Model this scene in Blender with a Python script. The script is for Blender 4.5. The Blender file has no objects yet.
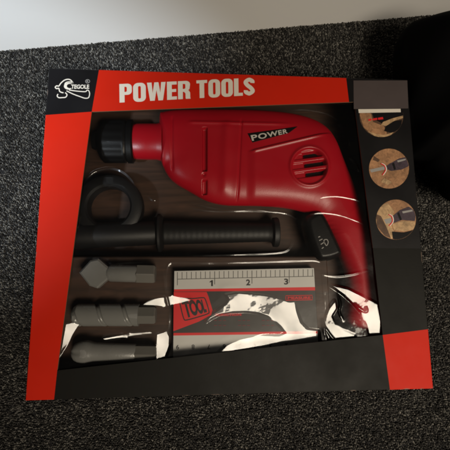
import bpy, bmesh, math, random
import numpy as np
from mathutils import Matrix, Vector
rng = np.random.default_rng(7); random.seed(7)
SC = bpy.context.scene; COL = SC.collection

# ------------------------------------------------------------------ camera, light, exposure
BW, BH, BD = .265, .22315, .055          # carton: width, height, depth (lying on its back)
CP = np.array([-.02279, -.03292, .23206 + BD])
RT = np.array([[0.99784581, -0.00560049, 0.06536334], [-0.00339743, 0.99060078, 0.13674264], [-0.0655148, -0.13667014, 0.98844782]])                    # rows: camera x, y, z axes in world space
F_PX = 340.0
cam_d = bpy.data.cameras.new('camera'); cam = bpy.data.objects.new('camera', cam_d); COL.objects.link(cam)
cam_d.sensor_width = 36; cam_d.sensor_fit = 'HORIZONTAL'; cam_d.lens = F_PX / 450 * 36
cam_d.clip_start = .01; cam_d.clip_end = 20
M4 = Matrix.Identity(4)
for i in range(3):
    for j in range(3): M4[i][j] = RT[j][i]
    M4[i][3] = CP[i]
cam.matrix_world = M4
SC.camera = cam
w = bpy.data.worlds.new('World'); SC.world = w; w.use_nodes = True
w.node_tree.nodes['Background'].inputs[0].default_value = (1, .93, .85, 1)
w.node_tree.nodes['Background'].inputs[1].default_value = .028
SC.view_settings.view_transform = 'Standard'; SC.view_settings.look = 'None'
SC.view_settings.exposure = 0; SC.view_settings.gamma = 1
SC.cycles.max_bounces = 10; SC.cycles.transparent_max_bounces = 16
SC.cycles.caustics_reflective = False; SC.cycles.caustics_refractive = False
SC.cycles.use_denoising = True; SC.cycles.filter_width = 2.4

def aim(o, loc, tgt):
    o.location = loc
    o.rotation_euler = (Vector(tgt) - Vector(loc)).to_track_quat('-Z', 'Y').to_euler()
LAMP = np.array([.40, -.50, .88])
ld = bpy.data.lights.new('room_lamp', 'AREA'); ld.shape = 'RECTANGLE'; ld.size = .62; ld.size_y = .36
ld.energy = 1.25; ld.spread = math.radians(46); ld.color = (1, .875, .70)
lo = bpy.data.objects.new('room_lamp', ld); COL.objects.link(lo); aim(lo, LAMP, (.10, -.085, 0))
sd = bpy.data.lights.new('window_light', 'SPOT'); sd.energy = 70; sd.color = (.80, .90, 1)
sd.spot_size = math.radians(16.0); sd.spot_blend = .28; sd.shadow_soft_size = .05
P_spot = (-.192, .098, 0)
so = bpy.data.objects.new('window_light', sd); COL.objects.link(so); aim(so, (-.62, -.30, .78), tuple(P_spot))

# ------------------------------------------------------------------ geometry helpers
def P(u, v, z):
    """photo pixel (450 px frame) -> the point of the horizontal plane at height z"""
    d = RT[0] * (u - 225) / F_PX - RT[1] * (v - 225) / F_PX - RT[2]
    t = (z - CP[2]) / d[2]
    q = CP + d * t
    return np.array([q[0], q[1], z])
def px(z): return (CP[2] - z) / F_PX     # metres per pixel at height z

class MB:
    def __init__(s): s.v = []; s.f = []; s.m = []; s.mats = []
    def mi(s, m):
        if m not in s.mats: s.mats.append(m)
        return s.mats.index(m)
    def add(s, vs, fs, m):
        b = len(s.v); s.v += [tuple(map(float, p)) for p in vs]; k = s.mi(m)
        for f in fs: s.f.append([b + i for i in f]); s.m.append(k)
    def poly(s, pts, m): s.add(pts, [list(range(len(pts)))], m)
    def flat(s, uv, z, m): s.poly([P(u, v, z) for u, v in uv], m)
    def prism(s, pts, z0, z1, m, bev=0.0):
        """outline (list of xy) -> solid with a small chamfer on top"""
        n = len(pts); a = np.array([p[:2] for p in pts], float)
        area = sum(a[i][0]*a[(i+1) % n][1] - a[(i+1) % n][0]*a[i][1] for i in range(n))
        if area < 0: a = a[::-1]
        e = np.roll(a, -1, 0) - a; e /= np.linalg.norm(e, axis=1)[:, None] + 1e-12
        nr = np.stack([-e[:, 1], e[:, 0]], 1); av = nr + np.roll(nr, 1, 0)
        av /= np.maximum((av * nr).sum(1), .3)[:, None]
        inn = a + av * bev
        vs = [(x, y, z0) for x, y in a] + [(x, y, z1 - bev) for x, y in a]
        fs = [[i, (i+1) % n, n + (i+1) % n, n + i] for i in range(n)]
        if bev > 0:
            vs += [(x, y, z1) for x, y in inn]
            fs += [[n + i, n + (i+1) % n, 2*n + (i+1) % n, 2*n + i] for i in range(n)]
            fs.append([2*n + i for i in range(n)])
        else: fs.append([n + i for i in range(n)])
        fs.append([n - 1 - i for i in range(n)])
        s.add(vs, fs, m)
    def lathe(s, p0, p1, prof, m, seg=40, zs=1.0, rot=0.0, fn=None):
        """prof: (t 0..1 along the axis, radius); the axis lies level; zs flattens it vertically"""
        p0 = np.array(p0); p1 = np.array(p1); ax = p1 - p0; L = np.linalg.norm(ax); ax /= L
        sd_ = np.array([-ax[1], ax[0], 0]); sd_ /= np.linalg.norm(sd_); up = np.array([0, 0, 1.0])
        vs = []; fs = []
        for t, r in prof:
            for k in range(seg):
                a = 2*math.pi*k/seg + rot; rr = r if fn is None else fn(t, a, r)
                vs.append(p0 + ax*L*t + sd_*rr*math.cos(a) + up*rr*math.sin(a)*zs)
        for i in range(len(prof) - 1):
            for k in range(seg):
                fs.append([i*seg+k, (i+1)*seg+k, (i+1)*seg+(k+1) % seg, i*seg+(k+1) % seg])
        fs.append([k for k in range(seg)]); fs.append([(len(prof)-1)*seg + seg-1-k for k in range(seg)])
        s.add(vs, fs, m)
    def stroke(s, uv, wpx, z, m, closed=False):
        """flat printed line of a width in pixels along a photo polyline, one strip"""
        a = np.array(uv, float); n = len(a)
        if closed: t = np.roll(a, -1, 0) - np.roll(a, 1, 0)
        else: t = np.gradient(a, axis=0)
        t /= np.linalg.norm(t, axis=1)[:, None] + 1e-9
        nr = np.stack([-t[:, 1], t[:, 0]], 1) * wpx / 2
        vs = [P(*q, z) for q in a + nr] + [P(*q, z) for q in a - nr]
        fs = [[i, (i+1) % n, n + (i+1) % n, n + i] for i in range(n if closed else n - 1)]
        s.add(vs, fs, m)
    def build(s, name, parent=None, smooth=False, sharp=None):
        me = bpy.data.meshes.new(name); me.from_pydata(s.v, [], s.f)
        for m in s.mats: me.materials.append(m)
        me.polygons.foreach_set('material_index', s.m)
        me.update()
        bm = bmesh.new(); bm.from_mesh(me)
        bmesh.ops.recalc_face_normals(bm, faces=bm.faces); bm.to_mesh(me); bm.free()
        if smooth:
            me.polygons.foreach_set('use_smooth', [True]*len(me.polygons))
            if sharp: me.set_sharp_from_angle(angle=math.radians(sharp))
        o = bpy.data.objects.new(name, me); COL.objects.link(o)
        if parent is not None:
            o.parent = parent; o.matrix_parent_inverse = Matrix.Translation(-Vector(parent.location))
        return o

def up_faces(o):
    """a printed sheet must face up"""
    me = o.data
    bm = bmesh.new(); bm.from_mesh(me)
    bad = [f for f in bm.faces if f.normal.z < 0]
    bmesh.ops.reverse_faces(bm, faces=bad); bm.to_mesh(me); bm.free()
    return o

def thing(name, label, cat, loc, group=None):
    o = bpy.data.objects.new(name, None); COL.objects.link(o); o.location = loc
    o.empty_display_size = .02
    o['label'] = label; o['category'] = cat
    if group: o['group'] = group
    return o

def grid_mesh(name, X, Y, Z, keep, mat, parent=None, smooth=True):
    ny, nx = X.shape
    idx = np.arange(ny*nx).reshape(ny, nx)
    q = np.stack([idx[:-1, :-1], idx[:-1, 1:], idx[1:, 1:], idx[1:, :-1]], -1)[keep]
    used = np.unique(q); remap = np.full(ny*nx, -1); remap[used] = np.arange(len(used))
    q = remap[q]
    V = np.stack([X.ravel(), Y.ravel(), Z.ravel()], 1)[used]
    return raw_mesh(name, V, q, mat, parent, smooth)
def raw_mesh(name, V, q, mat, parent=None, smooth=True):
    me = bpy.data.meshes.new(name); n = len(q); k = q.shape[1]
    me.vertices.add(len(V)); me.vertices.foreach_set('co', np.ascontiguousarray(V, dtype=np.float32).ravel())
    me.loops.add(n*k); me.loops.foreach_set('vertex_index', q.ravel().astype(np.int32))
    me.polygons.add(n); me.polygons.foreach_set('loop_start', np.arange(0, n*k, k, dtype=np.int32))
    me.polygons.foreach_set('use_smooth', np.full(n, smooth))
    me.materials.append(mat); me.update(); me.validate()
    o = bpy.data.objects.new(name, me); COL.objects.link(o)
    if parent is not None:
        o.parent = parent; o.matrix_parent_inverse = Matrix.Translation(-Vector(parent.location))
    return o

def inside(poly, X, Y):
    r = np.zeros(X.shape, bool); n = len(poly)
    for i in range(n):
        x0, y0 = poly[i][:2]; x1, y1 = poly[(i+1) % n][:2]
        if y0 == y1: continue
        c = ((y0 > Y) != (y1 > Y)) & (X < (x1-x0)*(Y-y0)/(y1-y0) + x0)
        r ^= c
    return r
def edge_dist(poly, X, Y, wts=None):
    best = np.full(X.shape, 1e9); pd = np.full(X.shape, 1e9); nx_ = X.copy(); ny_ = Y.copy(); n = len(poly)
    for i in range(n):
        x0, y0 = poly[i][:2]; x1, y1 = poly[(i+1) % n][:2]
        dx, dy = x1-x0, y1-y0; t = np.clip(((X-x0)*dx + (Y-y0)*dy)/(dx*dx+dy*dy+1e-15), 0, 1)
        ax, ay = x0+t*dx, y0+t*dy; d = np.hypot(X-ax, Y-ay)
        c = d < pd; pd[c] = d[c]; nx_[c] = ax[c]; ny_[c] = ay[c]
        best = np.minimum(best, d*(1 if wts is None else wts[i]))
    return best, nx_, ny_
def smooth_poly(pts, it=2):
    a = np.array(pts, float)
    for _ in range(it):
        b = np.roll(a, -1, 0); a = np.stack([a*.75+b*.25, a*.25+b*.75], 1).reshape(-1, 2)
    return a
def spline(pts, n=8, closed=False):
    """Catmull-Rom through photo points"""
    a = np.array(pts, float); m = len(a); out = []
    for i in range(m if closed else m-1):
        g = lambda k: a[k % m] if closed else a[min(max(k, 0), m-1)]
        p0, p1, p2, p3 = g(i-1), g(i), g(i+1), g(i+2)
        for k in range(n):
            t = k/n
            out.append(.5*((2*p1)+(-p0+p2)*t+(2*p0-5*p1+4*p2-p3)*t*t+(-p0+3*p1-3*p2+p3)*t**3))
    if not closed: out.append(a[-1])
    return np.array(out)
def sstep(a, b, x):
    t = np.clip((x-a)/(b-a), 0, 1); return t*t*(3-2*t)

# ------------------------------------------------------------------ lettering
def homog(quad):
    src = [(0, 1), (1, 1), (1, 0), (0, 0)]; A = []
    for (x, y), (u, v) in zip(src, quad):
        A += [[x, y, 1, 0, 0, 0, -u*x, -u*y, -u], [0, 0, 0, x, y, 1, -v*x, -v*y, -v]]
    return np.linalg.svd(np.array(A, float))[2][-1].reshape(3, 3)
def warp(H, x, y):
    q = H @ np.array([x, y, 1.0]); return q[0]/q[2], q[1]/q[2]
def curve_mesh(cd):
    o = bpy.data.objects.new('tmp', cd); COL.objects.link(o); bpy.context.view_layer.update()
    dg = bpy.context.evaluated_depsgraph_get(); e = o.evaluated_get(dg); me = e.to_mesh()
    v = np.array([tuple(p.co) for p in me.vertices]); f = [list(p.vertices) for p in me.polygons]
    e.to_mesh_clear(); bpy.data.objects.remove(o); bpy.data.curves.remove(cd)
    return v, f
def text_vf(txt, bold=.02, spacing=1.0):
    cd = bpy.data.curves.new('tmp', 'FONT'); cd.body = txt; cd.size = 1; cd.offset = bold; cd.space_character = spacing
    cd.resolution_u = 4; cd.fill_mode = 'FRONT'
    return curve_mesh(cd)
def outline_vf(loops):
    cd = bpy.data.curves.new('tmp', 'CURVE'); cd.dimensions = '2D'; cd.fill_mode = 'FRONT'
    for lp in loops:
        sp = cd.splines.new('POLY'); sp.points.add(len(lp)-1)
        for p, q in zip(sp.points, lp): p.co = (q[0], q[1], 0, 1)
        sp.use_cyclic_u = True
    return curve_mesh(cd)
def put(mb, vf, quad, z, mat):
    """2D letter mesh -> its bounding box laid into a photo quad (TL, TR, BR, BL) on the plane z"""
    v, f = vf; lo_, hi = v[:, :2].min(0), v[:, :2].max(0); n = (v[:, :2]-lo_)/(hi-lo_); H = homog(quad)
    mb.add([P(*warp(H, x, y), z) for x, y in n], f, mat)
def rr(x0, y0, x1, y1, r, seg=6):
    """rounded rectangle; r = radius or (bl, br, tr, tl)"""
    if not isinstance(r, tuple): r = (r,)*4
    out = []
    for (cx, cy, a0), q in zip(((x0, y0, 180), (x1, y0, 270), (x1, y1, 0), (x0, y1, 90)), r):
        if q == 0: out.append((cx, cy)); continue
        ox = cx + q*(1 if cx == x0 else -1); oy = cy + q*(1 if cy == y0 else -1)
        for k in range(seg+1):
            a = math.radians(a0+90*k/seg); out.append((ox+q*math.cos(a), oy+q*math.sin(a)))
    return out
def s_outline(wd=.56, st=.22):
    a = st/2
    c = spline([(wd-a, .70), (wd-a, .80), (wd/2+.04, 1-a), (wd/2-.04, 1-a), (a, .80), (a, .70), (wd*.38, .56),
                (wd*.62, .44), (wd-a, .30), (wd-a, .20), (wd/2+.04, a), (wd/2-.04, a), (a, .20), (a, .30)], 6)
    t = np.gradient(c, axis=0); t /= np.linalg.norm(t, axis=1)[:, None]; n = np.stack([-t[:, 1], t[:, 0]], 1)*a
    return [list(map(tuple, c+n)) + list(map(tuple, (c-n)[::-1]))]
ST = .235
GL = {'P': (.58, [rr(0, 0, 0, 0, 0)]), }
def glyph(ch):
    s = ST
    if ch == 'P': return .58, [[(0, 0), (s, 0), (s, .40)] + rr(s, .40, .58, 1, (0, .2, .2, 0))[1:-1] + [(0, 1)], rr(s, .56, .58-s, .84, (0, .06, .06, 0))]
    if ch == 'O': return .60, [rr(0, -.015, .60, 1.015, .24), rr(s, .16, .60-s, .84, .06)]
    if ch == 'W': return .90, [[(.14, 0), (.36, 0), (.45, .58), (.54, 0), (.76, 0), (.90, 1), (.68, 1), (.635, .42), (.55, 1), (.35, 1), (.265, .42), (.22, 1), (0, 1)]]
    if ch == 'E': return .48, [[(0, 0), (.48, 0), (.48, .17), (s, .17), (s, .42), (.45, .42), (.45, .58), (s, .58), (s, .83), (.48, .83), (.48, 1), (0, 1)]]
    if ch == 'R': return .60, [[(0, 0), (s, 0), (s, .40), (.30, .40), (.37, .30), (.37, .05), (.39, 0), (.62, 0), (.60, .08), (.60, .34), (.54, .45), (.50, .475), (.57, .55)] + rr(s, .5, .60, 1, (0, 0, .2, 0))[2:-1] + [(0, 1)], rr(s, .56, .60-s, .84, (0, .06, .06, 0))]
    if ch == 'T': return .54, [[(.27-s/2, 0), (.27+s/2, 0), (.27+s/2, .83), (.54, .83), (.54, 1), (0, 1), (0, .83), (.27-s/2, .83)]]
    if ch == 'L': return .46, [[(0, 0), (.46, 0), (.46, .17), (s, .17), (s, 1), (0, 1)]]
    if ch == 'S': return .56, s_outline()
ONE = [[(.34, 0), (.68, 0), (.68, 1), (.44, 1), (.05, .76), (.05, .58), (.34, .72)]]
def headline_vf(txt, gap=.06, space=.26):
    V = []; F = []; x = 0
    for ch in txt:
        if ch == ' ': x += space; continue
        wd, loops = glyph(ch); v, f = outline_vf(loops); b = len(V)
        V += [(p[0]+x, p[1], 0) for p in v]; F += [[b+i for i in q] for q in f]; x += wd+gap
    return np.array(V), F

# ------------------------------------------------------------------ materials
def mat(name, col, rough=.5, spec=.5, metal=0, bump=0, bscale=800, rvar=0, cvar=0, coat=0):
    m = bpy.data.materials.new(name); m.use_nodes = True; nt = m.node_tree; b = nt.nodes['Principled BSDF']
    b.inputs['Base Color'].default_value = (*col, 1); b.inputs['Roughness'].default_value = rough
    b.inputs['Specular IOR Level'].default_value = spec; b.inputs['Metallic'].default_value = metal
    b.inputs['Coat Weight'].default_value = coat
    tc = nt.nodes.new('ShaderNodeTexCoord')
    def noise(sc, det=3):
        n = nt.nodes.new('ShaderNodeTexNoise'); n.inputs['Scale'].default_value = sc; n.inputs['Detail'].default_value = det
        nt.links.new(tc.outputs['Object'], n.inputs['Vector']); return n
    if bump:
        n = noise(bscale); bp = nt.nodes.new('ShaderNodeBump'); bp.inputs['Strength'].default_value = bump
        bp.inputs['Distance'].default_value = .0004
        nt.links.new(n.outputs['Fac'], bp.inputs['Height']); nt.links.new(bp.outputs['Normal'], b.inputs['Normal'])
    if rvar:
        n = noise(45, 5); mr = nt.nodes.new('ShaderNodeMapRange')
        mr.inputs['From Min'].default_value = .3; mr.inputs['From Max'].default_value = .7
        mr.inputs['To Min'].default_value = rough-rvar; mr.inputs['To Max'].default_value = rough+rvar
        nt.links.new(n.outputs['Fac'], mr.inputs['Value']); nt.links.new(mr.outputs[0], b.inputs['Roughness'])
    if cvar:
        n = noise(60, 6); mx = nt.nodes.new('ShaderNodeMix'); mx.data_type = 'RGBA'
        mx.inputs['A'].default_value = (*[c*(1-cvar) for c in col], 1); mx.inputs['B'].default_value = (*[min(1, c*(1+cvar)) for c in col], 1)
        nt.links.new(n.outputs['Fac'], mx.inputs['Factor']); nt.links.new(mx.outputs['Result'], b.inputs['Base Color'])
    return m
red_card = mat('red_card', (.46, .014, .004), .55, .10, bump=.05, rvar=.06, cvar=.06)
black_card = mat('black_card', (.005, .0045, .005), .46, .22, bump=.05, rvar=.06)
grey_card = mat('grey_card', (.0062, .006, .005), .58, .12, bump=.08, rvar=.06, cvar=.12)
white_ink = mat('white_ink', (.62, .575, .50), .5, .4, cvar=.05)
raw_edge = mat('card_edge', (.16, .10, .06), .8, .2)
label_ink = mat('label_ink', (.058, .045, .044), .5, .4, cvar=.15)
red_plastic = mat('red_plastic', (.33, .003, .010), .34, .4, bump=.10, bscale=1500, rvar=.06)
black_plastic = mat('black_plastic', (.0032, .003, .003), .36, .25, bump=.1, bscale=1200)
dark_plastic = mat('rubber', (.0055, .005, .005), .5, .3, bump=.15, bscale=900)
grey_plastic = mat('grey_plastic', (.15, .149, .142), .26, .6, bump=.15, bscale=900, rvar=.07, cvar=.15)
grey_dark = mat('dark_grey_plastic', (.105, .10, .09), .40, .5, bump=.1)
silver_ink = mat('silver_ink', (.46, .45, .43), .45, .5, cvar=.05)
dark_ink = mat('dark_ink', (.012, .011, .011), .5, .4)
red_ink = mat('red_ink', (.55, .012, .014), .5, .4)
dull_red_ink = mat('dull_red_ink', (.11, .012, .016), .5, .4)
black_slate = mat('ruler_black', (.030, .027, .025), .45, .4, cvar=.2)
badge_ink = mat('badge_ink', (.50, .46, .42), .5, .4)
grey_ink = mat('grey_ink', (.25, .24, .23), .5, .4)
tan_ink = mat('tan_ink', (.32, .165, .08), .5, .4, cvar=.45)
pale_ink = mat('pale_wood_ink', (.42, .27, .14), .5, .4, cvar=.3)
brown_ink = mat('brown_ink', (.085, .045, .025), .5, .4, cvar=.5)
violet_ink = mat('drill_ink', (.045, .030, .042), .5, .4, cvar=.4)
white_paint = mat('white_paint', (.78, .77, .75), .45, .4, bump=.1, bscale=120)
soft_black = mat('soft_black', (.0018, .0018, .002), .9, .05, bump=.4, bscale=900)

def mottled(m, scale, lo_, hi):
    """printed photograph grain: multiply the ink by a fine uneven pattern"""
    nt = m.node_tree; b = nt.nodes['Principled BSDF']; l = b.inputs['Base Color'].links
    tc = nt.nodes.new('ShaderNodeTexCoord'); n = nt.nodes.new('ShaderNodeTexNoise'); n.inputs['Scale'].default_value = scale; n.inputs['Detail'].default_value = 6
    n.inputs['Roughness'].default_value = .7; n.inputs['Distortion'].default_value = 1.2
    mr = nt.nodes.new('ShaderNodeMapRange'); mr.inputs['From Min'].default_value = .3; mr.inputs['From Max'].default_value = .7
    mr.inputs['To Min'].default_value = lo_; mr.inputs['To Max'].default_value = hi
    mx = nt.nodes.new('ShaderNodeMix'); mx.data_type = 'RGBA'; mx.blend_type = 'MULTIPLY'; mx.inputs['Factor'].default_value = 1
    if l: nt.links.new(l[0].from_socket, mx.inputs['A'])
    else: mx.inputs['A'].default_value = b.inputs['Base Color'].default_value
    nt.links.new(tc.outputs['Object'], n.inputs['Vector']); nt.links.new(n.outputs['Fac'], mr.inputs['Value'])
    nt.links.new(mr.outputs[0], mx.inputs['B']); nt.links.new(mx.outputs['Result'], b.inputs['Base Color']); return m
for m_ in (tan_ink, pale_ink, brown_ink, violet_ink): mottled(m_, 240, .45, 1.25)
def worn(m, name):
    """the folded edge of printed card: ink rubbed through to the board in places"""
    q = m.copy(); q.name = name; nt = q.node_tree; b = nt.nodes['Principled BSDF']; l = b.inputs['Base Color'].links
    tc = nt.nodes.new('ShaderNodeTexCoord'); n = nt.nodes.new('ShaderNodeTexNoise'); n.inputs['Scale'].default_value = 110; n.inputs['Detail'].default_value = 8
    mr = nt.nodes.new('ShaderNodeMapRange'); mr.inputs['From Min'].default_value = .60; mr.inputs['From Max'].default_value = .74
    mx = nt.nodes.new('ShaderNodeMix'); mx.data_type = 'RGBA'; mx.inputs['B'].default_value = (.20, .15, .12, 1)
    if l: nt.links.new(l[0].from_socket, mx.inputs['A'])
    else: mx.inputs['A'].default_value = b.inputs['Base Color'].default_value
    nt.links.new(tc.outputs['Object'], n.inputs['Vector']); nt.links.new(n.outputs['Fac'], mr.inputs['Value'])
    nt.links.new(mr.outputs[0], mx.inputs['Factor']); nt.links.new(mx.outputs['Result'], b.inputs['Base Color']); return q
worn_of = {m_: worn(m_, n_) for m_, n_ in ((red_card, 'worn_red_edge'), (black_card, 'worn_black_edge'), (grey_card, 'worn_grey_edge'))}

def wood_print():
    m = mat('wood_print', (.05, .03, .02), .5, .35); nt = m.node_tree; b = nt.nodes['Principled BSDF']
    tc = nt.nodes.new('ShaderNodeTexCoord'); mp = nt.nodes.new('ShaderNodeMapping'); mp.inputs['Scale'].default_value = (9, 85, 1)
    n = nt.nodes.new('ShaderNodeTexNoise'); n.inputs['Scale'].default_value = 2.0; n.inputs['Detail'].default_value = 8; n.inputs['Roughness'].default_value = .65
    n.inputs['Distortion'].default_value = .8
    cr = nt.nodes.new('ShaderNodeValToRGB'); e = cr.color_ramp.elements
    e[0].position = .32; e[0].color = (.020, .011, .007, 1); e[1].position = .72; e[1].color = (.062, .031, .019, 1)
    nt.links.new(tc.outputs['Object'], mp.inputs[0]); nt.links.new(mp.outputs[0], n.inputs['Vector'])
    nt.links.new(n.outputs['Fac'], cr.inputs[0]); nt.links.new(cr.outputs[0], b.inputs['Base Color'])
    return m
wood = wood_print()

def film_material():
    m = bpy.data.materials.new('clear_film'); m.use_nodes = True; nt = m.node_tree; nt.nodes.clear()
    out = nt.nodes.new('ShaderNodeOutputMaterial'); mx = nt.nodes.new('ShaderNodeMixShader')
    tr = nt.nodes.new('ShaderNodeBsdfTransparent'); tr.inputs[0].default_value = (.96, .96, .95, 1)
    gl = nt.nodes.new('ShaderNodeBsdfGlossy'); gl.inputs['Roughness'].default_value = .06
    fr = nt.nodes.new('ShaderNodeFresnel'); fr.inputs[0].default_value = 1.58
    mu = nt.nodes.new('ShaderNodeMath'); mu.operation = 'MULTIPLY'; mu.inputs[1].default_value = .95; mu.use_clamp = True
    mn = nt.nodes.new('ShaderNodeMath'); mn.operation = 'MINIMUM'; mn.inputs[1].default_value = .16; nt.links.new(mu.outputs[0], mn.inputs[0])
    nt.links.new(fr.outputs[0], mu.inputs[0]); nt.links.new(mn.outputs[0], mx.inputs[0])
    g2 = nt.nodes.new('ShaderNodeBsdfGlossy'); g2.inputs['Roughness'].default_value = .30
    gm = nt.nodes.new('ShaderNodeMixShader'); gm.inputs[0].default_value = .22
    nt.links.new(gl.outputs[0], gm.inputs[1]); nt.links.new(g2.outputs[0], gm.inputs[2])
    nt.links.new(tr.outputs[0], mx.inputs[1]); nt.links.new(gm.outputs[0], mx.inputs[2]); nt.links.new(mx.outputs[0], out.inputs[0])
    return m
film_mat = film_material()

def pile_material():
    m = mat('carpet_pile', (.05, .05, .05), .9, .15); nt = m.node_tree; b = nt.nodes['Principled BSDF']
    g = nt.nodes.new('ShaderNodeNewGeometry'); cr = nt.nodes.new('ShaderNodeValToRGB'); e = cr.color_ramp.elements
    cr.color_ramp.interpolation = 'LINEAR'
    e[0].position = 0; e[0].color = (.015, .0138, .0125, 1); e[1].position = 1; e[1].color = (.19, .18, .16, 1)
    for p, c in ((.45, (.042, .040, .037, 1)), (.70, (.082, .078, .071, 1)), (.88, (.128, .122, .110, 1))):
        q = cr.color_ramp.elements.new(p); q.color = c
    nt.links.new(g.outputs['Random Per Island'], cr.inputs[0]); nt.links.new(cr.outputs[0], b.inputs['Base Color'])
    return mottled(mottled(m, 28, .72, 1.2), 900, .6, 1.35)

# ------------------------------------------------------------------ setting: carpet and skirting board
mb = MB(); mb.prism([(-.6, -.6), (.6, -.6), (.6, .6), (-.6, .6)], -.01, -.0012, mat('carpet_backing', (.012, .012, .013), .95, .1))
o = mb.build('carpet'); o['kind'] = 'structure'
sk0, sk1 = P(0, 50.5, 0)[:2], P(175, 36, 0)[:2]
sdir = (sk1-sk0)/np.linalg.norm(sk1-sk0); snor = np.array([-sdir[1], sdir[0]])
if snor[1] < 0: snor = -snor
def carpet_pile():
    pu, pv = .0016, .0013
    X, Y = np.meshgrid(np.arange(-.31, .31, pu), np.arange(-.26, .30, pv))
    X = X + (np.arange(X.shape[0]) % 2)[:, None]*pu/2
    x = X.ravel(); y = Y.ravel()
    x = x + rng.normal(0, .00022, x.size); y = y + rng.normal(0, .00022, x.size)
    keep = ~((abs(x) < BW/2-.006) & (abs(y) < BH/2-.006)) & (((np.stack([x, y], 1)-sk0) @ snor) < .0005)
    x, y = x[keep], y[keep]; n = x.size
    nb = 6; base = []
    for zz, r in ((-.75, .55), (.1, 1.0), (.75, .62)):
        for k in range(nb): a = 2*math.pi*k/nb + zz; base.append((r*math.cos(a), r*math.sin(a), zz))
    base.append((0, 0, 1.05)); base = np.array(base)
    F = []
    for i in range(2):
        for k in range(nb):
            a, b_, c, d = i*nb+k, i*nb+(k+1) % nb, (i+1)*nb+(k+1) % nb, (i+1)*nb+k
            F += [(a, b_, c), (a, c, d)]
    for k in range(nb): F.append((2*nb+k, 2*nb+(k+1) % nb, 3*nb))
    F = np.array(F)
    ang = rng.normal(-.55, .45, n); a_ = rng.uniform(.0007, .0014, n); b2 = rng.uniform(.00045, .00075, n); h = rng.uniform(.0009, .0017, n)
    lx = base[None, :, 0]*a_[:, None]; ly = base[None, :, 1]*b2[:, None]; lz = base[None, :, 2]*h[:, None]
    tilt = rng.normal(0, .25, (n, 1))
    Xc = x[:, None]+lx*np.cos(ang)[:, None]-ly*np.sin(ang)[:, None]+tilt*lz
    Yc = y[:, None]+lx*np.sin(ang)[:, None]+ly*np.cos(ang)[:, None]+rng.normal(0, .25, (n, 1))*lz
    Zc = lz-.0012+rng.normal(0, .0002, (n, 1))
    V = np.stack([Xc, Yc, Zc], -1).reshape(-1, 3)
    Fa = (F[None]+(np.arange(n)*len(base))[:, None, None]).reshape(-1, 3)
    o = raw_mesh('carpet_pile', V, Fa, pile_material()); o['kind'] = 'stuff'
    o['label'] = 'speckled charcoal loop carpet pile'
carpet_pile()
def skirting():
    a = sk0-sdir*.35; L = 1.0
    prof = [(0, -.002), (0, .085), (.002, .094), (.006, .099), (.016, .101), (.016, -.002)]
    m = MB(); vs = []
    for t in (0, L):
        for n_, z in prof: q = a+sdir*t+snor*n_; vs.append((q[0], q[1], z))
    k = len(prof); fs = [[i, (i+1) % k, k+(i+1) % k, k+i] for i in range(k)]+[list(range(k)), [k+i for i in range(k)][::-1]]
    m.add(vs, fs, white_paint)
    o = m.build('skirting_board', smooth=True, sharp=30)
    o['label'] = 'white painted skirting board along the far edge of the carpet'; o['category'] = 'skirting board'
skirting()

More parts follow.
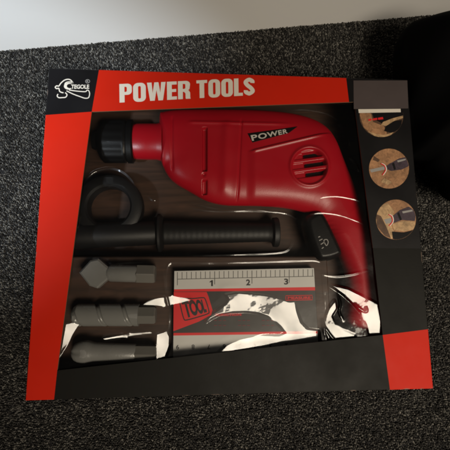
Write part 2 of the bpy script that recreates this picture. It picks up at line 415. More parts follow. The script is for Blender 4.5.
# ------------------------------------------------------------------ the carton
box = thing('toy_box', 'red and black cardboard window box headed POWER TOOLS lying on the carpet', 'box', (0, 0, 0))
def carton():
    hw, hh = BW/2, BH/2; r = .0006
    m = MB(); t = .0007
    # four walls with thickness, and the bottom
    for (x0, y0, x1, y1) in ((-hw, -hh, hw, -hh+t), (-hw, hh-t, hw, hh), (-hw, -hh+t, -hw+t, hh-t), (hw-t, -hh+t, hw, hh-t)):
        m.prism([(x0, y0), (x1, y0), (x1, y1), (x0, y1)], .0012, BD-r-.0002, black_card)
    m.prism([(-hw+t, -hh+t), (hw-t, -hh+t), (hw-t, hh-t), (-hw+t, hh-t)], .0012, .002, black_card)
    m.build('box_sides', box)
    # front panel with the window cut out
    f = MB(); iw, ih = hw-r, hh-r
    def S(u, v, side):
        x, y, z = P(u, v, BD)
        if 'l' in side: x = -iw
        if 'r' in side: x = iw
        if 't' in side: y = ih
        if 'b' in side: y = -ih
        return np.array([x, y, BD])
    TL, TR, BR, BL = S(0, 0, 'lt'), S(0, 0, 'rt'), S(0, 0, 'rb'), S(0, 0, 'lb')
    a, b = S(99, 68, 't'), S(346, 75, 't'); c, d = S(421, 248.5, 'r'), S(429, 329.3, 'r')
    e, g, h = S(390, 391, 'b'), S(54, 401, 'b'), S(46.7, 115, 'l')
    Wp = lambda u, v: P(u, v, BD)
    w1, w2, w3, w4, w5, w6 = Wp(91.7, 111.7), Wp(349, 102), Wp(354.3, 101.8), Wp(372.9, 248), Wp(382.7, 335), Wp(57.2, 370.5)
    f.poly([TL, a, w1, h], black_card); f.poly([a, b, w2, w1], red_card)
    f.poly([b, TR, c, w4, w3, w2], black_card); f.poly([c, d, w5, w4], grey_card)
    f.poly([d, BR, e, w5], red_card); f.poly([w6, w5, e, g], grey_card); f.poly([h, w1, w6, g, BL], red_card)
    # rounded outer edge
    per = [(TL, a, black_card), (a, b, red_card), (b, TR, black_card), (TR, c, black_card), (c, d, grey_card), (d, BR, red_card),
           (BR, e, red_card), (e, g, grey_card), (g, BL, red_card), (BL, h, red_card), (h, TL, black_card)]
    def off(p, k):
        q = np.array(p, float)
        for ax, lim in ((0, iw), (1, ih)):
            if abs(abs(p[ax])-lim) < 1e-7: q[ax] = math.copysign(lim+r*math.sin(k), p[ax])
        q[2] = BD-r+r*math.cos(k); return q
    for p, q, mm in per:
        for k in range(3):
            k0, k1 = k*math.pi/6, (k+1)*math.pi/6
            f.poly([off(p, k0), off(q, k0), off(q, k1), off(p, k1)], worn_of[mm])
    win = [w1, w2, w3, w4, w5, w6]
    for i in range(6):
        p, q = win[i], win[(i+1) % 6]; dz = np.array([0, 0, -.0010])
        f.poly([p, q, q+dz, p+dz], raw_edge if i not in (3, 4) else grey_card)
    up = f.build('front_panel', box)
    return win
WIN = carton()
TRAY = .024; STEP = .0410
mb = MB(); hw, hh = BW/2-.002, BH/2-.002
mb.prism([(-hw, -hh), (hw, -hh), (hw, hh), (-hw, hh)], TRAY-.0012, TRAY, wood); mb.build('backing_card', box)
mb = MB(); mb.prism([(-hw, -hh), P(334, 380, STEP)[:2], P(327, 256.5, STEP)[:2], (-hw, P(60, 256.5, STEP)[1])], TRAY+.0002, STEP, wood, .0008); mb.build('insert_tray', box)

# printing on the front panel: layered sheets a fraction of a millimetre apart
Z1, Z2, Z3, Z4 = BD+.00006, BD+.00012, BD+.00018, BD+.00024
mb = MB(); put(mb, headline_vf('POWER TOOLS'), [(119.3, 83.8), (254.6, 77.4), (254.8, 95.2), (119.6, 102.9)], Z1, white_ink)
up_faces(mb.build('title_lettering', box))
def logo():
    m = MB()
    sc = lambda pts: [(50+x/10, 75+y/10) for x, y in pts]
    m.stroke(sc(spline([(150, 120), (150, 88), (170, 72), (205, 70), (225, 78), (232, 92), (225, 72), (205, 50), (180, 43), (145, 52), (110, 80), (88, 110), (68, 108), (52, 122), (66, 136), (88, 134), (95, 160),
                        (110, 172), (135, 178)], 6)), 1.05, Z1, white_ink)
    m.stroke(sc(spline([(80, 190), (72, 210), (88, 226), (120, 226), (155, 222), (170, 200), (160, 182), (150, 178)], 6)), 1.0, Z1, white_ink)
    m.stroke(sc(spline([(165, 158), (230, 190), (300, 216), (350, 232), (385, 226), (396, 190), (388, 158), (370, 152), (355, 166), (300, 164), (245, 158), (190, 150)], 5)), .95, Z1, white_ink)
    # crescent in front of the word
    o_ = [(185+46*math.cos(t), 112+34*math.sin(t)) for t in np.linspace(.9, 5.5, 24)]
    i_ = [(198+30*math.cos(t), 110+22*math.sin(t)) for t in np.linspace(5.3, 1.1, 24)]
    m.flat(sc(o_+i_), Z2, white_ink)
    put(m, text_vf('TEGOLE', .03, .95), sc([(214, 96), (392, 96), (392, 138), (208, 138)]), Z2, white_ink)
    m.stroke(sc([(376+21*math.cos(t), 63+18*math.sin(t)) for t in np.linspace(0, 2*math.pi, 20, endpoint=False)]), .5, Z1, grey_ink, closed=True)
    put(m, text_vf('R', .02), sc([(366, 53), (386, 53), (386, 73), (366, 73)]), Z1, grey_ink)
    up_faces(m.build('hammer_logo', box))
logo()
mb = MB(); mb.flat([(353.5, 80.5), (407.3, 80.5), (408.3, 108.4), (353.8, 109)], Z3, label_ink)
mb.flat([(358.3, 109.2), (400.5, 108.8), (400.8, 112.2), (358.8, 113)], Z3, white_ink)
o = up_faces(mb.build('printed_label', box)); o['label'] = 'plain brownish grey printed label with a white lower edge'
def clip_disc(pts, c, r):
    """keep a small printed shape inside its round picture"""
    out = []
    for u, v in pts:
        d = math.hypot(u-c[0], v-c[1]); k = 1 if d < r else r/d
        out.append((c[0]+(u-c[0])*k, c[1]+(v-c[1])*k))
    return out
def dense(pts, n=8):
    a = list(pts); out = []
    for i in range(len(a)):
        p, q = np.array(a[i], float), np.array(a[(i+1) % len(a)], float)
        out += [tuple(p+(q-p)*k/n) for k in range(n)]
    return out
def picture(c, r, base, shapes, arrow=None, marks=(), cut=None):
    m = MB(); ring = [(c[0]+r*math.cos(t), c[1]+r*math.sin(t)) for t in np.linspace(0, 2*math.pi, 48, endpoint=False)]
    if cut: ring = [(u, max(v, cut)) for u, v in ring]
    m.flat(ring, Z1, base)
    for k, (pts, mm) in enumerate(shapes): m.flat(clip_disc(smooth_poly(dense(pts, 4), 1), c, r-.15), Z2+k*.00002, mm)
    if arrow: m.stroke(spline(arrow, 6), 1.3, Z4+.00004, white_ink); m.stroke(spline(arrow, 6)+np.array([-.7, .1]), .9, Z4+.00008, red_ink)
    for q in marks: m.flat(q, Z4, red_ink)
    up_faces(m.build('round_picture', box))
picture((381.5, 115.2), 22, brown_ink,
        [([(359, 113), (371, 113), (373, 122), (384, 126), (388, 136), (375, 136), (364, 128)], tan_ink),
         ([(372, 113), (404, 113), (404, 116), (392, 119), (383, 124), (374, 119)], black_card),
         ([(383, 122), (392, 118.5), (403, 115.5), (403, 118), (394, 121), (386, 126), (381, 125)], pale_ink),
         ([(386, 126), (394, 121), (402, 120), (401, 128), (392, 133), (384, 131)], black_card),
         ([(367, 131), (376, 134), (384, 135), (394, 132), (388, 137.5), (376, 137)], pale_ink)],
        marks=[[(368.2, 119.2), (371.4, 118.6), (371.6, 120.4), (368.6, 121)], [(372.4, 118.6), (377, 117.8), (377.4, 119.8), (372.8, 120.4)], [(377.8, 117.8), (382.8, 117.0), (383.4, 119.2), (378.2, 119.8)]], cut=113.0)
picture((389, 168.6), 20, tan_ink,
        [([(370, 169.5), (386, 166), (387.5, 169), (371, 172.5)], grey_ink),
         ([(386, 166), (390, 163.5), (399, 158.5), (406, 157), (409, 166), (402, 169.5), (391, 171), (387.5, 169.5)], violet_ink),
         ([(392, 163.5), (394, 162.4), (396, 169.2), (394, 169.8)], black_card), ([(397, 160.5), (405.5, 158.6), (406, 160), (398, 162.4)], grey_ink),
         ([(374, 156), (380, 160), (378, 162), (373, 160)], brown_ink), ([(384, 178), (392, 182), (388, 185), (381, 182)], pale_ink)],
        arrow=[(381.5, 163.5), (385, 165.5), (386.2, 170), (383, 175)])
picture((396, 219.6), 20, tan_ink,
        [([(377, 206), (388, 203), (394, 211), (391, 226), (396, 235), (392, 239), (383, 232), (376, 222)], pale_ink),
         ([(376, 214), (381, 216), (386, 226), (391, 238), (385, 236), (377, 226)], brown_ink),
         ([(384, 219.5), (391, 217.8), (392, 222.6), (386, 224)], grey_ink),
         ([(391, 217.5), (400, 210), (409, 206.5), (416, 212), (415, 221), (402, 220), (394, 223)], violet_ink),
         ([(397, 213.5), (399, 212), (402, 219.6), (400, 220.4)], black_card), ([(402, 211.4), (412, 209.6), (413, 211.2), (403, 213.4)], grey_ink),
         ([(392, 224), (403, 221), (415, 221.5), (415.5, 229), (404, 231.5), (394, 230)], pale_ink),
         ([(392, 231.5), (404, 232.5), (414, 230), (408, 238), (398, 240), (393, 239)], black_card)],
        arrow=[(389.2, 214.5), (392.4, 216.5), (393.0, 221.5), (389.6, 225.8)])

# ------------------------------------------------------------------ clear window film, crumpled, tilted in places for lamp glare, pressed round the tools
FZ = .0535
def film():
    wp = [tuple(p[:2]) for p in WIN]; xs = [p[0] for p in wp]; ys = [p[1] for p in wp]
    st = .00033
    gx = np.arange(min(xs)-.003, max(xs)+.003, st); gy = np.arange(min(ys)-.003, max(ys)+.003, st)
    X, Y = np.meshgrid(gx, gy); Hh = np.zeros_like(X)
    glare_patches = [
        [(206, 321), (211, 314), (218, 309.5), (226, 303.5), (229, 298.5), (226, 294.5), (236, 292.6), (250, 293.6), (266, 295.6), (281, 299), (288, 302), (294, 302.6), (297, 313), (301, 323), (308, 330), (318, 331.5),
         (320, 344), (290, 348), (250, 352), (228, 355.5), (219, 352.5), (227, 344.5), (240, 338.5), (262, 336), (280, 336.6), (287, 333.6), (282, 327), (276, 321), (268, 315.5), (259, 312.3), (246, 310.6), (232, 311), (219, 313.5), (211, 317.5)],
        [(331, 285.5), (347, 289), (360, 295.5), (371, 301), (379, 305.5), (383, 310), (385, 338), (371, 338), (366.5, 321), (361, 312.5), (353, 303), (344, 294.5)],
        [(63, 324.4), (72, 322.5), (79, 325), (73, 334), (69, 342), (63, 348.5), (58, 356), (59.5, 347), (62, 338)],
        [(142, 304.5), (150, 300), (157, 297.6), (172, 296), (186, 298), (192, 301), (180, 304), (166, 306.5), (156, 305.5)],
        [(157, 333.5), (166, 331.5), (169, 338), (168.5, 347), (164.5, 357.5), (157, 360), (156, 346)],
        [(104, 336.6), (124, 334), (150, 332.5), (152, 335), (124, 337), (106, 339)],
        [(326, 318), (329, 308), (334, 301), (335.5, 308), (331, 316), (334, 324), (342, 330), (354, 335), (356, 340), (330, 344), (326, 334)],
    ]
    T = LAMP + .08*np.array([-.41, .64, .64])
    for pp in glare_patches:     # glare put into the shape: planes tilted to mirror the lamp, blended at the edges
        W = np.array([P(u, v, FZ)[:2] for u, v in pp]); c = np.append((W.min(0)+W.max(0))/2, FZ); c[1] -= .1*np.ptp(W[:, 1])
        vv = CP-c; vv /= np.linalg.norm(vv); ll = T-c; ll /= np.linalg.norm(ll); hv = vv+ll
        g = -hv[:2]/hv[2]
        bx = (X > W[:, 0].min()-.006) & (X < W[:, 0].max()+.006) & (Y > W[:, 1].min()-.006) & (Y < W[:, 1].max()+.006)
        xs_, ys_ = X[bx], Y[bx]; wl = [tuple(q) for q in W]
        dd, _, _ = edge_dist(wl, xs_, ys_); dd = np.where(inside(wl, xs_, ys_), -dd, dd)
        M = sstep(.0016, -.0002, dd)
        Hh[bx] += ((xs_-c[0])*g[0]+(ys_-c[1])*g[1])*M
    ridges = [([(83, 187), (87, 178), (96, 171), (108, 168), (118, 169), (127, 174), (134, 182), (139, 192)], .0007, .0010),
              ([(104, 190), (113, 184), (122, 185), (128, 190)], .0003, .0008),
              ([(147, 193), (152, 199), (156, 200)], .0006, .0009),
              ([(176, 200), (188, 206), (205, 210), (230, 211), (258, 210), (280, 208)], .00042, .00075),
              ([(316, 199), (325, 196.5), (338, 196), (352, 198.5), (360, 201)], .00042, .00075),
              ([(309, 214), (322, 212.5), (338, 214.5), (352, 219), (364, 224)], .00042, .00075),
              ([(320, 274), (336, 276), (352, 274), (368, 270)], .00042, .00075),
              ([(104, 141), (112, 141.2), (120, 141.3), (129, 141.6)], .0004, .0007),  # straight ridge added to draw a highlight line over the chuck
              ([(131, 142), (134, 147), (133, 152)], .0003, .0007),
              ([(188, 199), (200, 204.5), (222, 209), (250, 210), (285, 213), (297, 219)], .00042, .00075),
              ([(288, 222), (293, 232), (290, 246), (280, 252), (240, 254), (190, 255)], .00042, .00075),
              ([(336, 122), (342, 127), (347, 136), (350, 146)], .0005, .0009),
              ([(349, 156), (355, 163), (359, 172)], .0005, .0009),
              ([(286, 110), (306, 109.5), (326, 113), (338, 120)], .00042, .00075),
              ([(166, 290), (166, 272), (169, 264), (176, 262), (210, 262.5), (260, 261.5), (305, 260), (318, 261), (322, 266), (323, 284), (325, 310)], .00042, .00075),
              ([(160, 262), (163, 272), (165, 290), (169, 312), (168, 330)], .0006, .0009),
              ([(68, 268), (70, 262), (74, 258), (90, 257), (108, 258), (112, 263), (130, 262), (158, 261)], .00042, .00075),
              ([(66, 283), (67, 273), (69, 263)], .0006, .0008),
              ([(77, 230), (79, 221), (81, 214)], .0005, .0008),
              ([(322, 318), (324, 330), (328, 341)], .0008, .0009), ([(324, 326), (331, 336), (338, 343)], .0007, .0008),
              ([(337, 292), (340, 304), (339, 312), (344, 322)], .0006, .0008),
              ([(353, 303), (361, 310), (366, 311), (365, 306)], .0006, .0008)]
    for pts, hh_, wd in ridges:
        c = spline(pts, 6); W = [P(u, v, FZ)[:2] for u, v in c]; d = np.full(X.shape, 1e9); fade = np.zeros_like(X); n = len(W)
        for i in range(n-1):
            x0, y0 = W[i]; dx, dy = W[i+1]-W[i]; t = np.clip(((X-x0)*dx+(Y-y0)*dy)/(dx*dx+dy*dy+1e-15), 0, 1)
            q = np.hypot(X-x0-t*dx, Y-y0-t*dy); k = q < d; d[k] = q[k]
            fade[k] = ((i+t)/(n-1))[k]
        Hh += hh_*np.exp(-(d/wd)**2)*np.clip(np.sin(np.pi*np.clip(fade, 0, 1))*1.6, 0, 1)
    # gentle waves of a loose sheet
    Hh += .0003*np.sin(X*95+1.3*np.sin(Y*60))*np.cos(Y*80+.7)+.00012*np.sin(X*240+Y*170)
    for lam, slope in ((.0022, .006), (.006, .010), (.016, .013)):      # crumple of the loose sheet, no repeat
        n = rng.normal(size=X.shape); kx = np.fft.fftfreq(X.shape[1], st)[None]; ky = np.fft.fftfreq(X.shape[0], st)[:, None]
        k2 = np.hypot(kx, ky)*lam; n = np.fft.ifft2(np.fft.fft2(n)*np.exp(-((k2-1)/.35)**2)).real
        gy_, gx_ = np.gradient(n, st); Hh += n*slope/np.sqrt((gx_**2+gy_**2).mean())
    ed, _, _ = edge_dist(wp, X, Y); ins = inside(wp, X, Y)
    lim = np.where(ins, .0006+ed*1.0, .0006)
    Z = FZ+np.maximum(np.minimum(Hh, lim), -.0050)
    keep = (ins | (ed < .002)); keep = keep[:-1, :-1] & keep[1:, 1:] & keep[:-1, 1:] & keep[1:, :-1]
    grid_mesh('window_film', X, Y, Z, keep, film_mat, box)
film()

# ------------------------------------------------------------------ the toy drill
DZ = TRAY+.0112
def inflate(name, poly, zc, T, R, st, mat_, parent, wts=None, feat=None, bottom=True):
    xs = [p[0] for p in poly]; ys = [p[1] for p in poly]
    gx = np.arange(min(xs)-2*st, max(xs)+2*st, st); gy = np.arange(min(ys)-2*st, max(ys)+2*st, st)
    X, Y = np.meshgrid(gx, gy); ins = inside(poly, X, Y); d, nx_, ny_ = edge_dist(poly, X, Y, wts)
    Xs = np.where(ins, X, nx_); Ys = np.where(ins, Y, ny_); d = np.where(ins, d, 0)
    k = np.clip(d/R, 0, 1); prof = np.sqrt(1-(1-k)**2)
    Zt = zc+T*prof+(feat(Xs, Ys)*np.clip(d/.003, 0, 1) if feat else 0)
    keep = ins[:-1, :-1] | ins[1:, 1:] | ins[:-1, 1:] | ins[1:, :-1]
    ny, nx = X.shape; idx = np.arange(ny*nx).reshape(ny, nx)
    q = np.stack([idx[:-1, :-1], idx[:-1, 1:], idx[1:, 1:], idx[1:, :-1]], -1)[keep]
    V = np.stack([Xs.ravel(), Ys.ravel(), Zt.ravel()], 1)
    if bottom:
        Zb = zc-T*prof*.98; onb = (~ins).ravel()
        V2 = np.stack([Xs.ravel(), Ys.ravel(), Zb.ravel()], 1); m2 = np.where(onb, np.arange(ny*nx), np.arange(ny*nx)+ny*nx)
        q = np.concatenate([q, m2[q][:, ::-1]]); V = np.concatenate([V, V2])
    used = np.unique(q); rm = np.full(len(V), -1); rm[used] = np.arange(len(used))
    return raw_mesh(name, V[used], rm[q], mat_, parent), (gx, gy, Zt)

drill = thing('toy_drill', 'red toy electric drill with black chuck and POWER badge inside the box window', 'toy drill', tuple(P(250, 170, TRAY)))
def to_px(X, Y, z):
    v = np.stack([X-CP[0], Y-CP[1], np.full_like(X, z-CP[2])], -1); c = v @ RT.T
    return 225+F_PX*c[..., 0]/-c[..., 2], 225-F_PX*c[..., 1]/-c[..., 2]
def build_drill():
    cont = [(159.5, 120), (160, 115), (163, 112.5), (175, 110.5), (200, 110), (230, 110), (262, 111), (290, 113.5), (312, 119), (327, 128), (336, 141), (343, 160), (353, 184), (364, 214), (373, 246), (381, 276), (387, 302),
            (389, 330), (383, 341), (362, 338), (349, 331), (344, 318), (346, 304), (347, 290), (346, 274), (341, 260), (333, 242), (323, 224), (312, 215), (296, 210), (276, 207), (254, 206), (240, 206), (222, 205.5), (205, 201),
            (190, 192), (177, 185), (169, 178), (164, 169), (160.5, 160), (159.5, 148), (159.3, 134)]
    pl = smooth_poly(cont, 2); W = [tuple(P(u, v, DZ)[:2]) for u, v in pl]
    wts = []
    for i in range(len(pl)):
        u = (pl[i][0]+pl[(i+1) % len(pl)][0])/2; v = (pl[i][1]+pl[(i+1) % len(pl)][1])/2
        wts.append(3.0 if (u < 164 and v < 170) else 1.0+1.3*float(sstep(200, 240, np.array(v))*sstep(318, 330, np.array(u))))
    def feat(X, Y):
        u, v = to_px(X, Y, DZ+.010); f = np.zeros_like(X)
        # seam slots on the gearbox
        for (u0, u1, v0, v1) in ((202.6, 207.0, 128, 171), (202.6, 207.0, 180, 193)):
            f -= .0034*sstep(-.6, .6, 2.2-abs(u-(u0+u1)/2))*sstep(-.8, .8, np.minimum(v-v0, v1-v))
        f -= .0012*np.exp(-(((u-204)/1.6)**2+((v-174.5)/1.6)**2))
        # raised side panel below the badge, its upper edge slants
        line = 150.5-(u-252)*(17.5/73)
        f += .0013*sstep(-1.0, 1.2, v-line)*sstep(246, 256, u)*sstep(338, 322, u)*sstep(214, 192, v)
        f += .0007*np.exp(-((v-line-1.6)/1.5)**2)*sstep(249, 256, u)*sstep(330, 318, u)
        f += .0007*np.exp(-((v-122.5-.02*(u-200))/1.6)**2)*sstep(186, 194, u)*sstep(300, 270, u)
        f -= .0008*np.exp(-((u-172)/1.2)**2)*sstep(114, 120, v)*sstep(172, 164, v)
        f += .0010*np.exp(-((u-226+(v-150)*.04)/5)**2)*sstep(118, 128, v)*sstep(200, 188, v)
        # faint seam of the motor housing
        f -= .0007*np.exp(-((u-(240-(v-150)*.05))/1.0)**2)*sstep(116, 124, v)*sstep(204, 196, v)
        # vent: round rim, sunk face, ribs and slots
        du, dv = u-308.8, v-167.0; r = np.hypot(du, dv)
        f += .0010*np.exp(-((r-19)/1.7)**2)
        f -= .0010*sstep(18.5, 16.5, r)
        a = .14; su = du*math.cos(a)-dv*math.sin(a); sv = du*math.sin(a)+dv*math.cos(a)
        for c0 in (-11.5, -2.2, 7.2):
            e = abs(sv-c0); f -= .0012*sstep(3.4, 2.4, e)*sstep(18, 16, r)
            f -= .0040*sstep(2.6, 1.7, e)*sstep(-5, -3, su)*sstep(17, 16, r)
        return f
    body, (gx, gy, Zt) = inflate('drill_body', W, DZ, .0108, .021, .00045, red_plastic, drill, wts, feat)
    body.name = 'body'
    def hz(u, v):
        x, y, z = P(u, v, DZ+.0108)
        i = int(np.clip(round((x-gx[0])/.00045), 0, len(gx)-1)); j = int(np.clip(round((y-gy[0])/.00045), 0, len(gy)-1)); return Zt[j, i]
    # collar and chuck
    a, b = P(132.8, 141.5, DZ), P(163, 141.8, DZ); k = px(DZ); zs = .0105/(19*k)
    m = MB(); m.lathe(a, b, [(0, 16*k), (.02, 17.8*k), (.06, 18.6*k), (.5, 19*k), (.8, 19*k), (.9, 20*k), (1, 21*k)], red_plastic, 64, zs*.92)
    m.build('gear_collar', drill, True, 40)
    a, b = P(92, 141.2, DZ), P(134.5, 141.5, DZ)
    def knurl(t, ang, r): return r*(1-(.018*(math.cos(ang*16) > .3) if .30 < t < .78 else 0))
    pr = [(0, 3*k), (.01, 8*k), (.12, 10*k), (.18, 16*k), (.22, 19.5*k), (.28, 22*k)]+[(.28+.02*i, 22.6*k) for i in range(1, 27)]+[(.84, 21*k), (.86, 23*k), (.97, 23*k), (1, 21*k)]
    m = MB(); m.lathe(a, b, pr, black_plastic, 96, .0108/(23*k), 0, knurl); m.build('chuck', drill, True, 35)
    m = MB()
    for c0 in (-11.5, -2.2, 7.2):
        ex = math.sqrt(15.8**2-c0**2); pts = []
        for su, sv in ((-3.6, c0-1.5), (ex*.94, c0-1.5), (ex, c0), (ex*.94, c0+1.5), (-3.6, c0+1.5)):
            pts.append((308.8+su*math.cos(-.14)-sv*math.sin(-.14), 167.0+su*math.sin(-.14)+sv*math.cos(-.14)))
        m.flat(pts, DZ+.0072, black_plastic)  # flat black sheets stand in for the deep shade inside the slots
    up_faces(m.build('slot_shade', drill))
    # badge with POWER, following the body
    bz = max(hz(u, v) for u, v in ((248, 135), (251, 142), (270, 138), (290, 132), (297, 128), (270, 131)))+.0004
    q = [(247.5, 133.2), (297.5, 126.4), (289, 132.8), (252.5, 142.4)]
    m = MB(); W2 = [P(u, v, bz)[:2] for u, v in dense(q, 4)]; m.prism(W2, bz-.0035, bz, black_plastic, .00025); bo = m.build('badge', drill)
    m = MB(); put(m, text_vf('POWER', .025, 1.12), [(250.6, 135.2), (287.0, 128.8), (287.8, 133.2), (252.2, 141.0)], bz+.00008, badge_ink)
    o = up_faces(m.build('badge_lettering')); o.parent = bo
    # trigger switch at the front of the handle
    tq = smooth_poly([(301, 219), (311, 212), (319, 210.5), (325, 219), (334, 238), (341, 253), (338, 257.5), (327, 261.5), (315, 262.5), (309, 250), (303, 232)], 2)
    tb, (tx, ty, tz) = inflate('trigger', [tuple(P(u, v, DZ+.002)[:2]) for u, v in tq], DZ+.001, .0098, .005, .0004, black_plastic, drill)
    mk = MB(); zt = DZ+.0110
    for s in ([(318.3, 237.2), (320.2, 236.4)], [(319.2, 240.6), (322.4, 239.0)], [(320.8, 244.4), (324.6, 242.0)], [(321.8, 248.6), (323.6, 247.2)]):
        mk.stroke(dense(s, 2)[:3], .9, zt, grey_ink)
    mk.stroke(spline([(324.0, 240.2), (327.0, 239.6), (328.2, 242.4), (326.6, 245.6), (324.9, 243.4)], 5, True), .8, zt, grey_ink, closed=True)
    o = up_faces(mk.build('switch_markings')); o.parent = tb
build_drill()

# ------------------------------------------------------------------ side handle
def side_handle():
    z = TRAY+.0098; k = px(z)
    t = thing('side_handle', 'black auxiliary side handle with clamp ring lying under the drill chuck', 'drill handle', tuple(P(170, 234, TRAY)))
    c = P(110.5, 207.5, z); m = MB(); n = 72; vs = []; fs = []
    prof = [(20, -.005), (19.6, 0), (20, .005), (22, .0065), (29, .0065), (31.4, .005), (32, 0), (31.4, -.005), (29, -.0065), (22, -.0065)]
    for i in range(n):
        a = 2*math.pi*i/n
        for r, h in prof: vs.append((c[0]+r*k*math.cos(a)*1.03, c[1]+r*k*math.sin(a), z+h))
    kk = len(prof)
    for i in range(n):
        for j in range(kk): fs.append([i*kk+j, ((i+1) % n)*kk+j, ((i+1) % n)*kk+(j+1) % kk, i*kk+(j+1) % kk])
    m.add(vs, fs, dark_plastic); m.build('clamp_ring', t, True, 40)
    m = MB(); m.lathe(P(74, 236, z), P(158, 233, z), [(0, 10*k), (.02, 12.5*k), (.95, 12*k), (1, 10*k)], dark_plastic, 40); m.build('clamp_bar', t, True, 40)
    m = MB(); m.lathe(P(156.5, 233, z), P(163.5, 232.8, z), [(0, 14*k), (.05, 16*k), (.3, 19.2*k), (.6, 19.2*k), (.95, 16*k), (1, 14*k)], dark_plastic, 48, .72); m.build('flange', t, True, 40)
    pr = [(0, 11*k)]+[(.01+.012*i, (11.9-.03*i+(.1 if i % 4 < 2 else 0))*k) for i in range(76)]+[(.94, 10.6*k), (.955, 15*k), (.99, 15.3*k), (1, 14.5*k)]
    m = MB(); m.lathe(P(163, 232.8, z), P(278, 232.2, z), pr, dark_plastic, 48, .82); m.build('grip', t, True, 40)
side_handle()

# ------------------------------------------------------------------ three toy bits
def bits():
    z = STEP+.0066; k = px(z)
    t = thing('spade_bit', 'grey plastic spade bit with flat hexagonal head, topmost of the three bits', 'drill bit', tuple(P(115, 273, STEP)), 'toy bits beside the ruler')
    hexp = [(80.5, 272.5), (91.5, 260.5), (99.5, 258.8), (111.5, 269), (112, 276.5), (98.5, 288.2), (90.5, 285.5)]
    m = MB(); m.prism([P(u, v, z)[:2] for u, v in hexp], z-.003, z+.0035, grey_plastic, .0011); m.build('blade', t)
    m = MB(); m.lathe(P(108, 273, z), P(138, 273.8, z), [(0, 6.5*k), (.1, 8.3*k), (.9, 8.3*k), (1, 8.3*k)], grey_plastic, 40, .9); m.build('shaft', t, True, 40)
    m = MB(); m.lathe(P(136.8, 273.8, z), P(155.5, 274.2, z), [(0, 8.6*k), (.04, 9.6*k), (.93, 9.6*k), (1, 8.4*k)], grey_dark, 6, .9, math.pi/6); m.build('hex_shank', t)
    t = thing('twist_bit', 'grey plastic twist drill bit with spiral flutes, middle of the three bits', 'drill bit', tuple(P(112, 315, STEP)), 'toy bits beside the ruler')
    def tw(tt, a, r):
        g = math.cos(a-tt*17.0); return r*(1-.22*max(0, (g-.86)/.14)**.6) if tt > .03 else r
    pr = [(0, 1.5*k), (.02, 5*k), (.06, 8.6*k), (.10, 10.2*k)]+[(.10+.9*i/150, 10.4*k) for i in range(1, 151)]
    m = MB(); m.lathe(P(70.5, 315, z), P(139, 315, z), pr, grey_plastic, 160, .80, 0, tw); m.build('fluted_shaft', t, True, 50)
    m = MB(); m.lathe(P(137.5, 315, z), P(156, 315, z), [(0, 8*k), (.04, 8.8*k), (.93, 8.8*k), (1, 7.6*k)], grey_dark, 6, .9, math.pi/6); m.build('hex_shank', t)
    t = thing('screwdriver_bit', 'grey plastic screwdriver bit with bulbous cross tip, lowest of the three bits', 'screwdriver bit', tuple(P(112, 352, STEP)), 'toy bits beside the ruler')
    def cross(tt, a, r): return r*(1-.20*max(0, math.cos(4*a))**2*(1-sstep(.05, .26, np.array(tt)))) if tt < .26 else r
    pr = [(0, 2*k), (.02, 5.5*k), (.06, 8.2*k), (.12, 9.8*k), (.18, 10.5*k), (.24, 10.6*k), (.30, 9.6*k), (.36, 8.8*k), (.55, 8.5*k), (.98, 8.2*k), (1, 7.6*k)]
    m = MB(); m.lathe(P(71.5, 351.5, z), P(136, 352.8, z), pr, grey_plastic, 64, .80, 0, cross); m.build('shaft', t, True, 50)
    m = MB(); m.lathe(P(135, 352.8, z), P(157, 353, z), [(0, 7*k), (.04, 7.8*k), (.93, 7.8*k), (1, 6.6*k)], grey_dark, 6, .9, math.pi/6); m.build('hex_shank', t)
bits()

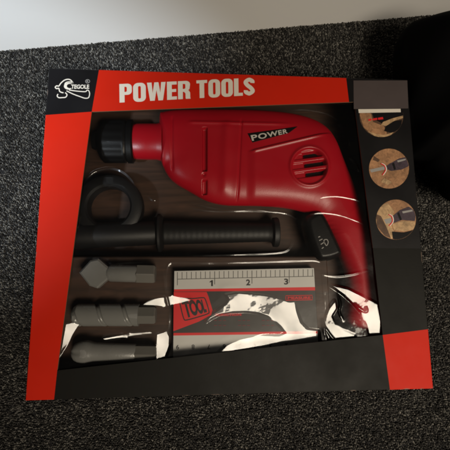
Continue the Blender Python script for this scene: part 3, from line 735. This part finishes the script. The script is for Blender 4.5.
# ------------------------------------------------------------------ ruler
def ruler():
    zt = STEP+.0065; t = thing('toy_ruler', 'silver and black toy ruler card with inch scale and red TOOL badge', 'ruler', tuple(P(246, 315, STEP)))
    L = lambda a, b, k: (a[0]+(b[0]-a[0])*k, a[1]+(b[1]-a[1])*k)
    # (v along the left edge, v along the right edge)
    xl = lambda v: 174-(v-271)*.014; xr = lambda v: 314.3+(v-268)*.056
    rows = [(270.8, 267.8), (289.3, 287.0), (291.6, 290.4), (333.0, 331.2), (335.6, 333.6), (361, 357)]
    zc = zt-.00006
    m = MB(); out = [(xl(rows[0][0]), rows[0][0]), (xr(rows[0][1]), rows[0][1]), (xr(rows[-1][1]), rows[-1][1]), (xl(rows[-1][0]), rows[-1][0])]
    m.prism([P(u, v, zc)[:2] for u, v in out], STEP+.0002, zc, black_slate, .0002)
    pl = m.build('ruler_plate', t)
    m = MB()
    for (a, b), mm in (((0, 1), silver_ink), ((1, 2), red_ink), ((3, 4), red_ink), ((4, 5), silver_ink)):
        m.flat([(xl(rows[a][0])+.4, rows[a][0]+.3*(a == 0)), (xr(rows[a][1])-.4, rows[a][1]+.3*(a == 0)), (xr(rows[b][1])-.4, rows[b][1]), (xl(rows[b][0])+.4, rows[b][0])], zt, mm)
    m.flat([(173.8, 292), (206.6, 292), (208.6, 297), (212.5, 310), (211, 315), (199, 321.5), (173.4, 331.2)], zt, red_ink)
    up_faces(m.build('printed_bands', t))
    m = MB(); z2 = zt+.00007
    def row(u, k): return rows[0][0]+(rows[0][1]-rows[0][0])*(u-174)/140+k
    m.flat([(177, row(177, 8.2)), (313.5, row(313.5, 8.2)), (313.5, row(313.5, 8.7)), (177, row(177, 8.7))], z2, dark_ink)
    for i in range(30):
        u = 177.4+i*4.66; ln = 14.5 if i % 8 == 0 else 8.2; y0 = row(u, 1.4); y1 = row(u, ln)
        if ln > 9:
            m.flat([(u-.28, y0), (u+.28, y0), (u+.28, row(u, 8.1)), (u-.28, row(u, 8.1))], z2, dark_ink)
            m.flat([(u-.28, row(u, 8.8)), (u+.28, row(u, 8.8)), (u+.28, y1), (u-.28, y1)], z2, dark_ink)
        else: m.flat([(u-.25, y0), (u+.25, y0), (u+.25, row(u, 8.1)), (u-.25, row(u, 8.1))], z2, dark_ink)
    up_faces(m.build('tick_marks', t))
    m = MB()
    for s, u, wd in (('1', 211.3, 3.2), ('2', 248.2, 4.2), ('3', 286.2, 4.2)):
        y = row(u, 10.2); m = MB(); put(m, outline_vf(ONE) if s == '1' else text_vf(s, .035), [(u-wd/2, y), (u+wd/2, y), (u+wd/2, y+6.0), (u-wd/2, y+6.0)], z2, dark_ink); up_faces(m.build('numeral', t))
    for i in range(1, 10):     # the centimetre scale runs the other way up
        u = 317.5-15.55*i; y = 344.8-(u-177)*.012; h_ = 4.6; wd = 3.0 if i > 1 else 1.4
        m = MB(); put(m, outline_vf(ONE) if i == 1 else text_vf(str(i), .02), [(u+wd/2, y+h_), (u-wd/2, y+h_), (u-wd/2, y), (u+wd/2, y)], z2, dark_ink); up_faces(m.build('numeral', t))
    # badge
    m = MB()
    cor = [(179.2, 298.2), (191, 298.6), (205, 297.6), (209.8, 313.2), (184.6, 320.8)]
    ol = smooth_poly([(179, 299.5), (180.5, 298.2), (192, 298.8), (203.5, 297.4), (205.3, 298.6), (209.5, 312), (208.4, 314), (186, 320.6), (183.6, 319.6)], 2)
    m.stroke(ol, 1.1, z2, dark_ink, closed=True)
    put(m, text_vf('TOOL', .05, .9), [(180.6, 300.0), (203.8, 299.4), (207.2, 312.2), (185.6, 318.6)], z2, dark_ink)
    up_faces(m.build('tool_badge', t))
    m = MB()
    m.stroke([(285.6, 295.7), (298, 295.5), (312.2, 295.2), (312.3, 297.5), (312.4, 299.8), (299, 300.1), (285.8, 300.3), (285.7, 298)], .55, z2, red_ink, closed=True)
    m.flat([(286.4, 296.3), (311.6, 295.9), (311.7, 299.4), (286.5, 299.8)], z2, dull_red_ink)
    put(m, text_vf('MEASURE', .02), [(288.0, 296.7), (310.4, 296.4), (310.5, 299.0), (288.1, 299.3)], z2+.00006, red_ink)
    m.flat([(214.5, 313.2), (242, 312.8), (242, 316.0), (214.5, 316.4)], z2, dull_red_ink)
    put(m, text_vf('FUNCTION', .02), [(216, 313.8), (241, 313.4), (241, 315.6), (216, 316.0)], z2+.00006, red_ink)
    for u in (214, 238, 262):
        for r_ in range(2):
            for q in range(3):
                x, y = u+q*4.5, 320+r_*5
                m.flat([(x, y), (x+3, y), (x+3, y+.8), (x, y+.8)], z2, dull_red_ink)
    up_faces(m.build('red_print', t))
ruler()

# ------------------------------------------------------------------ rounded black mound beside the box
def mound():
    t_px = [(414.5, 164), (419, 170), (427, 178), (432, 187), (437, 198), (448, 206), (470, 212)]
    W = [tuple(P(u, v, .022)[:2]) for u, v in t_px]
    W = [(max(x, .1375), y) for x, y in W]
    top = .178
    poly = W+[(.235, W[-1][1]-.002), (.29, .03), (.31, .09), (.29, .15), (.25, top), (.16, top), (.140, top-.012), (.1368, .12), (.1368, .06)]
    o, _ = inflate('black_mound', [tuple(p) for p in smooth_poly(poly, 2)], .036, .036, .045, .0016, soft_black, None, None,
                   lambda X, Y: .004*np.sin(X*70+2*np.sin(Y*50))*np.cos(Y*45)+.0025*np.sin(X*130-Y*90))
    o['label'] = 'soft rounded black mound on the carpet beside the upper right corner of the box'; o['category'] = 'mound'
mound()
